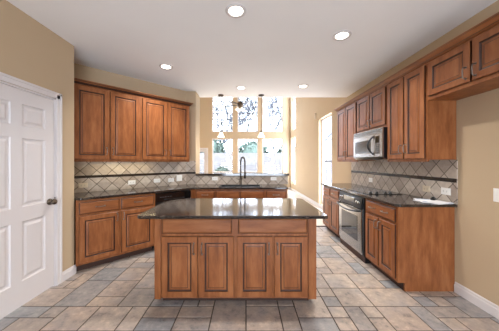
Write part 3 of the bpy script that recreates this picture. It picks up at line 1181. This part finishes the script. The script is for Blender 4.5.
# ------------------------------------------------------------------ lamps
def can(x, y, label):
    r = empty('recessed_light', (x, y, CEIL))
    tag(r, label, 'ceiling light', 'recessed ceiling lights')
    m_ = MB().lathe([(0.098, -0.0005), (0.098, -0.006), (0.090, -0.010), (0.072, -0.009), (0.066, -0.004), (0.066, -0.0005)], n=28, cap0=False, cap1=False)
    m_.build('trim_ring', M['white'], r)
    MB().lathe([(0.065, -0.0006), (0.065, -0.0055), (0.05, -0.008), (0.0, -0.009)], n=24, cap0=False, cap1=False).build('lens', M['lens'], r)
    l_ = bpy.data.lights.new('recessed_lamp', 'AREA')
    l_.shape = 'DISK'
    l_.size = 0.12
    l_.energy = CAN_POWER
    l_.color = (1.0, 0.95, 0.89)
    l_.spread = math.radians(125)
    lo = bpy.data.objects.new('recessed_lamp', l_)
    COL.objects.link(lo)
    lo.parent = r
    lo.location = (0, 0, -0.012)
    return r


can(-0.094, 2.07, 'large recessed ceiling light nearest the camera, over the island front')
can(1.07, 2.474, 'recessed ceiling light near the right wall cabinets')
can(-1.18, 3.28, 'recessed ceiling light before the left wall cabinets')
can(-0.095, 4.21, 'recessed ceiling light over the sink, between the pendants')
can(1.06, 4.12, 'recessed ceiling light at the far right edge of the ceiling')


def pendant(x, label):
    r = empty('pendant_light', (x, 4.67, CEIL))
    tag(r, label, 'pendant light', 'pendants over the bar')
    MB().lathe([(0.062, -0.0005), (0.062, -0.012), (0.045, -0.026), (0.012, -0.034)], n=20).build('canopy', M['dbronze'], r)
    MB().tube([(0, 0, -0.033), (0, 0, -0.4), (0, 0, -0.745)], 0.005, 8).build('rod', M['dbronze'], r)
    MB().lathe([(0.012, -0.74), (0.024, -0.755), (0.026, -0.79), (0.020, -0.792)], n=16).build('socket', M['bronze'], r)
    MB().lathe([(0.024, -0.79), (0.034, -0.80), (0.042, -0.825), (0.055, -0.855), (0.080, -0.885), (0.077, -0.885), (0.052, -0.855), (0.039, -0.825), (0.031, -0.803), (0.0, -0.797)],
               n=24, cap0=False, cap1=False).build('lamp_shade', M['shade'], r)
    l_ = bpy.data.lights.new('pendant_bulb', 'POINT')
    l_.energy = 5
    l_.color = (1.0, 0.85, 0.65)
    l_.shadow_soft_size = 0.03
    lo = bpy.data.objects.new('pendant_bulb', l_)
    COL.objects.link(lo)
    lo.parent = r
    lo.location = (0, 0, -0.87)


pendant(-0.525, 'left pendant lamp with bell glass shade hanging over the bar')
pendant(0.322, 'right pendant lamp with bell glass shade hanging over the bar')

# ceiling fan in the family room
fan = empty('ceiling_fan', (-0.22, 8.5, HF))
tag(fan, 'ceiling fan with lit glass shades in front of the tall windows', 'ceiling fan')
zf = 3.52 - HF
MB().lathe([(0.07, -0.0005), (0.07, -0.03), (0.02, -0.08)], n=16).build('canopy', M['bronze'], fan)
MB().tube([(0, 0, -0.07), (0, 0, zf + 0.16)], 0.014, 8).build('downrod', M['bronze'], fan)
MB().lathe([(0.02, zf + 0.17), (0.09, zf + 0.14), (0.12, zf + 0.06), (0.12, zf), (0.08, zf - 0.05), (0.05, zf - 0.10), (0.03, zf - 0.12)], n=20).build('motor', M['bronze'], fan)
for i in range(5):
    a = 2 * PI * i / 5 + 0.25
    m_ = MB()
    m_.box(0.10, 0.22, -0.02, 0.02, -0.006, 0.006)
    m_.prism([(0.20, -0.05), (0.55, -0.07), (0.64, -0.05), (0.66, 0), (0.64, 0.05), (0.55, 0.07), (0.20, 0.05)], -0.005, 0.005)
    m_.turn(Matrix.Translation((0, 0, zf + 0.03)) @ Matrix.Rotation(a, 4, 'Z') @ Matrix.Rotation(0.2, 4, 'X'))
    m_.build('blade', M['bronze'], fan)
for i in range(4):
    a = 2 * PI * i / 4 + 0.5
    m_ = MB().lathe([(0.02, 0.0), (0.035, -0.02), (0.05, -0.07), (0.065, -0.10), (0.0, -0.09)], n=14, cap1=False)
    m_.turn(Matrix.Rotation(a, 4, 'Z') @ Matrix.Translation((0.10, 0, zf - 0.10)) @ Matrix.Rotation(-0.5, 4, 'Y'))
    m_.build('lamp_shade', M['shade'], fan)

# ------------------------------------------------------------------ outlets and switches
def plate(name, label, cat, loc, rz, w_, h_, mat, kind, group):
    """front towards local -y, centred"""
    r = empty(name, loc, rz)
    tag(r, label, cat, group)
    m_ = MB()
    m_.loops(-w_ / 2, w_ / 2, -h_ / 2, h_ / 2, [(0, -0.003, 0), (0.004, -0.006, 0)], -0.0002)
    m_.build('cover_plate', mat, r)
    if kind == 'outlet_h':
        for s in (-1, 1):
            f = MB().box(s * 0.020 - 0.014, s * 0.020 + 0.014, -0.008, -0.006, -0.016, 0.016, 0, 0.0).build('socket', mat, r)
            MB().box(s * 0.020 - 0.006, s * 0.020 + 0.004, -0.0086, -0.008, 0.004, 0.007).box(s * 0.020 - 0.006, s * 0.020 + 0.004, -0.0086, -0.008, -0.007, -0.004).build('slots', M['slot'], f)
    elif kind == 'switch2':
        for s in (-1, 1):
            MB().box(s * 0.023 - 0.016, s * 0.023 + 0.016, -0.009, -0.006, -0.032, 0.032, 0, 0.001).build('rocker', mat, r)
    else:
        MB().box(-0.016, 0.016, -0.009, -0.006, -0.032, 0.032, 0, 0.001).build('rocker', mat, r)
    return r


def on_wall(px, z, name, label, cat, w_, h_, mat, kind):
    q = (px - VPX) / FPX
    y = (DW - 0.0145) / (1 - q)
    n_ = Vector((1, -1)) / S2 * 0.0105
    x = q * y
    # project on the wall line then step out by the tile thickness
    s = (y - x - DW) / 2
    return plate(name, label, cat, (x + s + n_.x, y - s + n_.y, z), R45, w_, h_, mat, kind, 'outlets and switches')


on_wall(83, 1.02, 'power_outlet', 'almond outlet plate on the left backsplash nearest the white door', 'outlet', 0.115, 0.07, M['plate_b'], 'outlet_h')
on_wall(131.8, 1.02, 'power_outlet', 'white outlet on the left backsplash above the second drawer', 'outlet', 0.115, 0.07, M['plate_w'], 'outlet_h')
on_wall(157, 1.025, 'power_outlet', 'white outlet on the left backsplash above the dishwasher\'s left side', 'outlet', 0.115, 0.07, M['plate_w'], 'outlet_h')
on_wall(171, 1.02, 'power_outlet', 'white outlet on the left backsplash just left of the double switch', 'outlet', 0.115, 0.07, M['plate_w'], 'outlet_h')
on_wall(179.3, 1.05, 'light_switch', 'white double switch plate on the left backsplash by the corner', 'switch', 0.118, 0.118, M['plate_w'], 'switch2')
for px, lab in ((215, 'white outlet on the low backsplash left of the faucet'), (273.5, 'white outlet on the low backsplash right of the faucet')):
    plate('power_outlet', lab, 'outlet', ((px - VPX) * YB / FPX, YB - 0.0107, 1.03), 0, 0.115, 0.07, M['plate_w'], 'outlet_h', 'outlets and switches')
for y, z, mat, lab in ((3.888, 1.045, M['plate_w'], 'white outlet on the right backsplash behind the cooktop'),
                       (2.686, 1.035, M['plate_b'], 'almond outlet on the right backsplash left of the white one'),
                       (2.426, 1.04, M['plate_w'], 'white outlet on the right backsplash at the counter end above the papers')):
    plate('power_outlet', lab, 'outlet', (XR - 0.0107, y, z), RR, 0.115, 0.075, mat, 'outlet_h', 'outlets and switches')
plate('light_switch', 'white switch plate on the bare tan wall at the right edge', 'switch', (XR - 0.0005, 1.93, 1.07), RR, 0.075, 0.118, M['plate_w'], 'switch1', 'outlets and switches')
# slim sensor on the family room wall
o = MB().box(-0.02, 0.02, -0.035, 0, -0.09, 0.09, 0, 0.006).build('wall_sensor', M['plate_b'])
o.location, o.rotation_euler = (XR - 0.0005, 6.96, 2.80), (0, 0, RR)
tag(o, 'small slim sensor high on the family room wall beside the patio window', 'sensor')

# ------------------------------------------------------------------ things on the right counter
def sheet(label, x, y, rz, w_, h_, z0, th, mats, bl=False):
    m_ = MB()
    m_.box(-w_ / 2, w_ / 2, -h_ / 2, h_ / 2, 0, th)
    if bl:
        m_.box(-w_ / 2 + 0.02, w_ / 2 - 0.02, h_ / 2 - 0.05, h_ / 2 - 0.02, th, th + 0.0004, 1)
        m_.box(-w_ / 2 + 0.02, w_ / 2 - 0.06, -h_ / 2 + 0.05, -h_ / 2 + 0.09, th, th + 0.0004, 1)
    o = m_.build('paper_sheet', mats)
    o.location, o.rotation_euler = (x, y, z0), (0, 0, rz)
    tag(o, label, 'paper', 'papers on the right counter')


sheet('white brochure lying lowest in the papers at the right counter end', 2.06, 2.45, 0.25, 0.216, 0.28, CT + 0.0006, 0.004, [M['paper'], M['paperb']], True)
sheet('loose white sheet with blue print lying askew on the brochure', 2.04, 2.47, -0.35, 0.216, 0.28, CT + 0.0056, 0.003, [M['paper'], M['paperb']], True)
sheet('topmost white sheet of the papers by the white outlet', 2.07, 2.42, 0.05, 0.20, 0.22, CT + 0.0094, 0.003, [M['paper'], M['paperb']])
m_ = MB()
m_.box(-0.032, 0.032, -0.02, 0.02, 0, 0.022, 0, 0.006)
m_.box(-0.022, 0.012, -0.012, 0.012, 0.021, 0.036, 0, 0.004)
o = m_.build('key_pouch', M['black'])
o.location, o.rotation_euler = (2.11, 2.50, CT + 0.0128), (0, 0, 0.6)
tag(o, 'small black object lying on the white papers', 'small item')

# ------------------------------------------------------------------ outside the windows
struct('ground', MB().box(-30, 40, YF + 0.2, 60, -0.5, -0.15), M['grass'])
fe = empty('garden_fence', (-9, 18, -0.15))
tag(fe, 'pale horizontal board fence across the yard outside the windows', 'fence')
m_ = MB()
for i in range(13):
    m_.box(0, 20, 0.0, 0.02, 0.05 + i * 0.17, 0.05 + i * 0.17 + 0.155)
m_.build('board_panel', M['fence'], fe)
for i in range(11):
    MB().box(i * 2 - 0.05 if i else 0, i * 2 + 0.05, 0.021, 0.11, 0, 2.3).build('post', M['fence'], fe)


def shrub(x, y, rx, ry, rz_, label, leaf=1.0, n=900):
    random.seed(int(x * 100))
    m_ = MB()
    bm = m_.bm
    for i in range(n):
        u, v_ = random.uniform(0, 2 * PI), math.acos(random.uniform(-0.2, 1))
        rr = random.uniform(0.75, 1.0)
        c = Vector((rx * rr * math.cos(u) * math.sin(v_), ry * rr * math.sin(u) * math.sin(v_), rz_ * (0.5 + 0.5 * rr * math.cos(v_))))
        a = Vector((random.gauss(0, 1), random.gauss(0, 1), random.gauss(0, 1))).normalized() * 0.07 * leaf
        b_ = a.cross(Vector((random.gauss(0, 1), random.gauss(0, 1), random.gauss(0, 1)))).normalized() * 0.035 * leaf
        bm.faces.new([bm.verts.new(c + q) for q in (-a, b_, a, -b_)])
    m_.lathe([(0.05, 0), (0.04, rz_ * 0.6)], n=6)
    m_.lathe([(0.01, 0.02), (rx * 0.6, rz_ * 0.12), (rx * 0.72, rz_ * 0.5), (rx * 0.45, rz_ * 0.85), (0.01, rz_ * 0.93)], n=12, smooth=False)
    o = m_.build('garden_shrub', M['leaf'])
    o.location = (x, y, -0.15)
    tag(o, label, 'shrub')


shrub(-1.55, 14.2, 0.58, 0.45, 1.22, 'clipped green shrub outside the lower left window')

shrub(-3.3, 20.4, 1.5, 1.0, 3.9, 'rounded evergreen behind the fence, seen in the lower left window', 3.0, 700)
shrub(0.6, 20.6, 1.7, 1.0, 3.5, 'rounded evergreen behind the fence, seen in the lower middle window', 3.0, 700)
shrub(3.9, 20.4, 1.3, 1.0, 3.2, 'rounded evergreen behind the fence, seen in the lower right window', 3.0, 700)


def tree(x, y, h, seed, label):
    rnd = random.Random(seed)
    m_ = MB()

    def grow(p, d, ln, r, lev):
        pts, rs = [p], [r]
        for i in range(4):
            d = (d + Vector((rnd.gauss(0, 0.13), rnd.gauss(0, 0.13), rnd.gauss(0.05, 0.08)))).normalized()
            p = p + d * ln / 4
            pts.append(p)
            rs.append(r * (1 - 0.13 * (i + 1)))
        m_.tube(pts, rs, 5 if lev < 2 else 4)
        if lev >= 5:
            return
        for k_ in range(4 if lev < 2 else 3):
            ang = rnd.uniform(0.35, 0.85)
            az = rnd.uniform(0, 2 * PI)
            s_ = d.cross(Vector((math.cos(az), math.sin(az), 0.3))).normalized()
            nd = (d * math.cos(ang) + s_ * math.sin(ang)).normalized()
            q = pts[rnd.choice((2, 3, 4))] if k_ else pts[4]
            grow(q, nd, ln * rnd.uniform(0.62, 0.82), max(0.03, r * 0.60), lev + 1)
    grow(Vector((0, 0, -0.1)), Vector((0, 0, 1)), h * 0.30, 0.15, 0)
    o = m_.build('bare_tree', M['bark'])
    o.location = (x, y, -0.15)
    tag(o, label, 'tree', 'bare trees behind the fence')


tree(-3.4, 23.5, 12.5, 3, 'bare winter tree outside the left tall window, behind the fence')
tree(-1.2, 26.5, 14.0, 5, 'bare winter tree outside the gap between left and middle tall windows')
tree(0.9, 23.0, 12.5, 8, 'bare winter tree outside the middle tall window, behind the fence')
tree(3.6, 25.0, 13.5, 11, 'bare winter tree outside the right tall window, behind the fence')
tree(7.2, 20.5, 12.0, 14, 'bare winter tree seen through the patio window on the right')
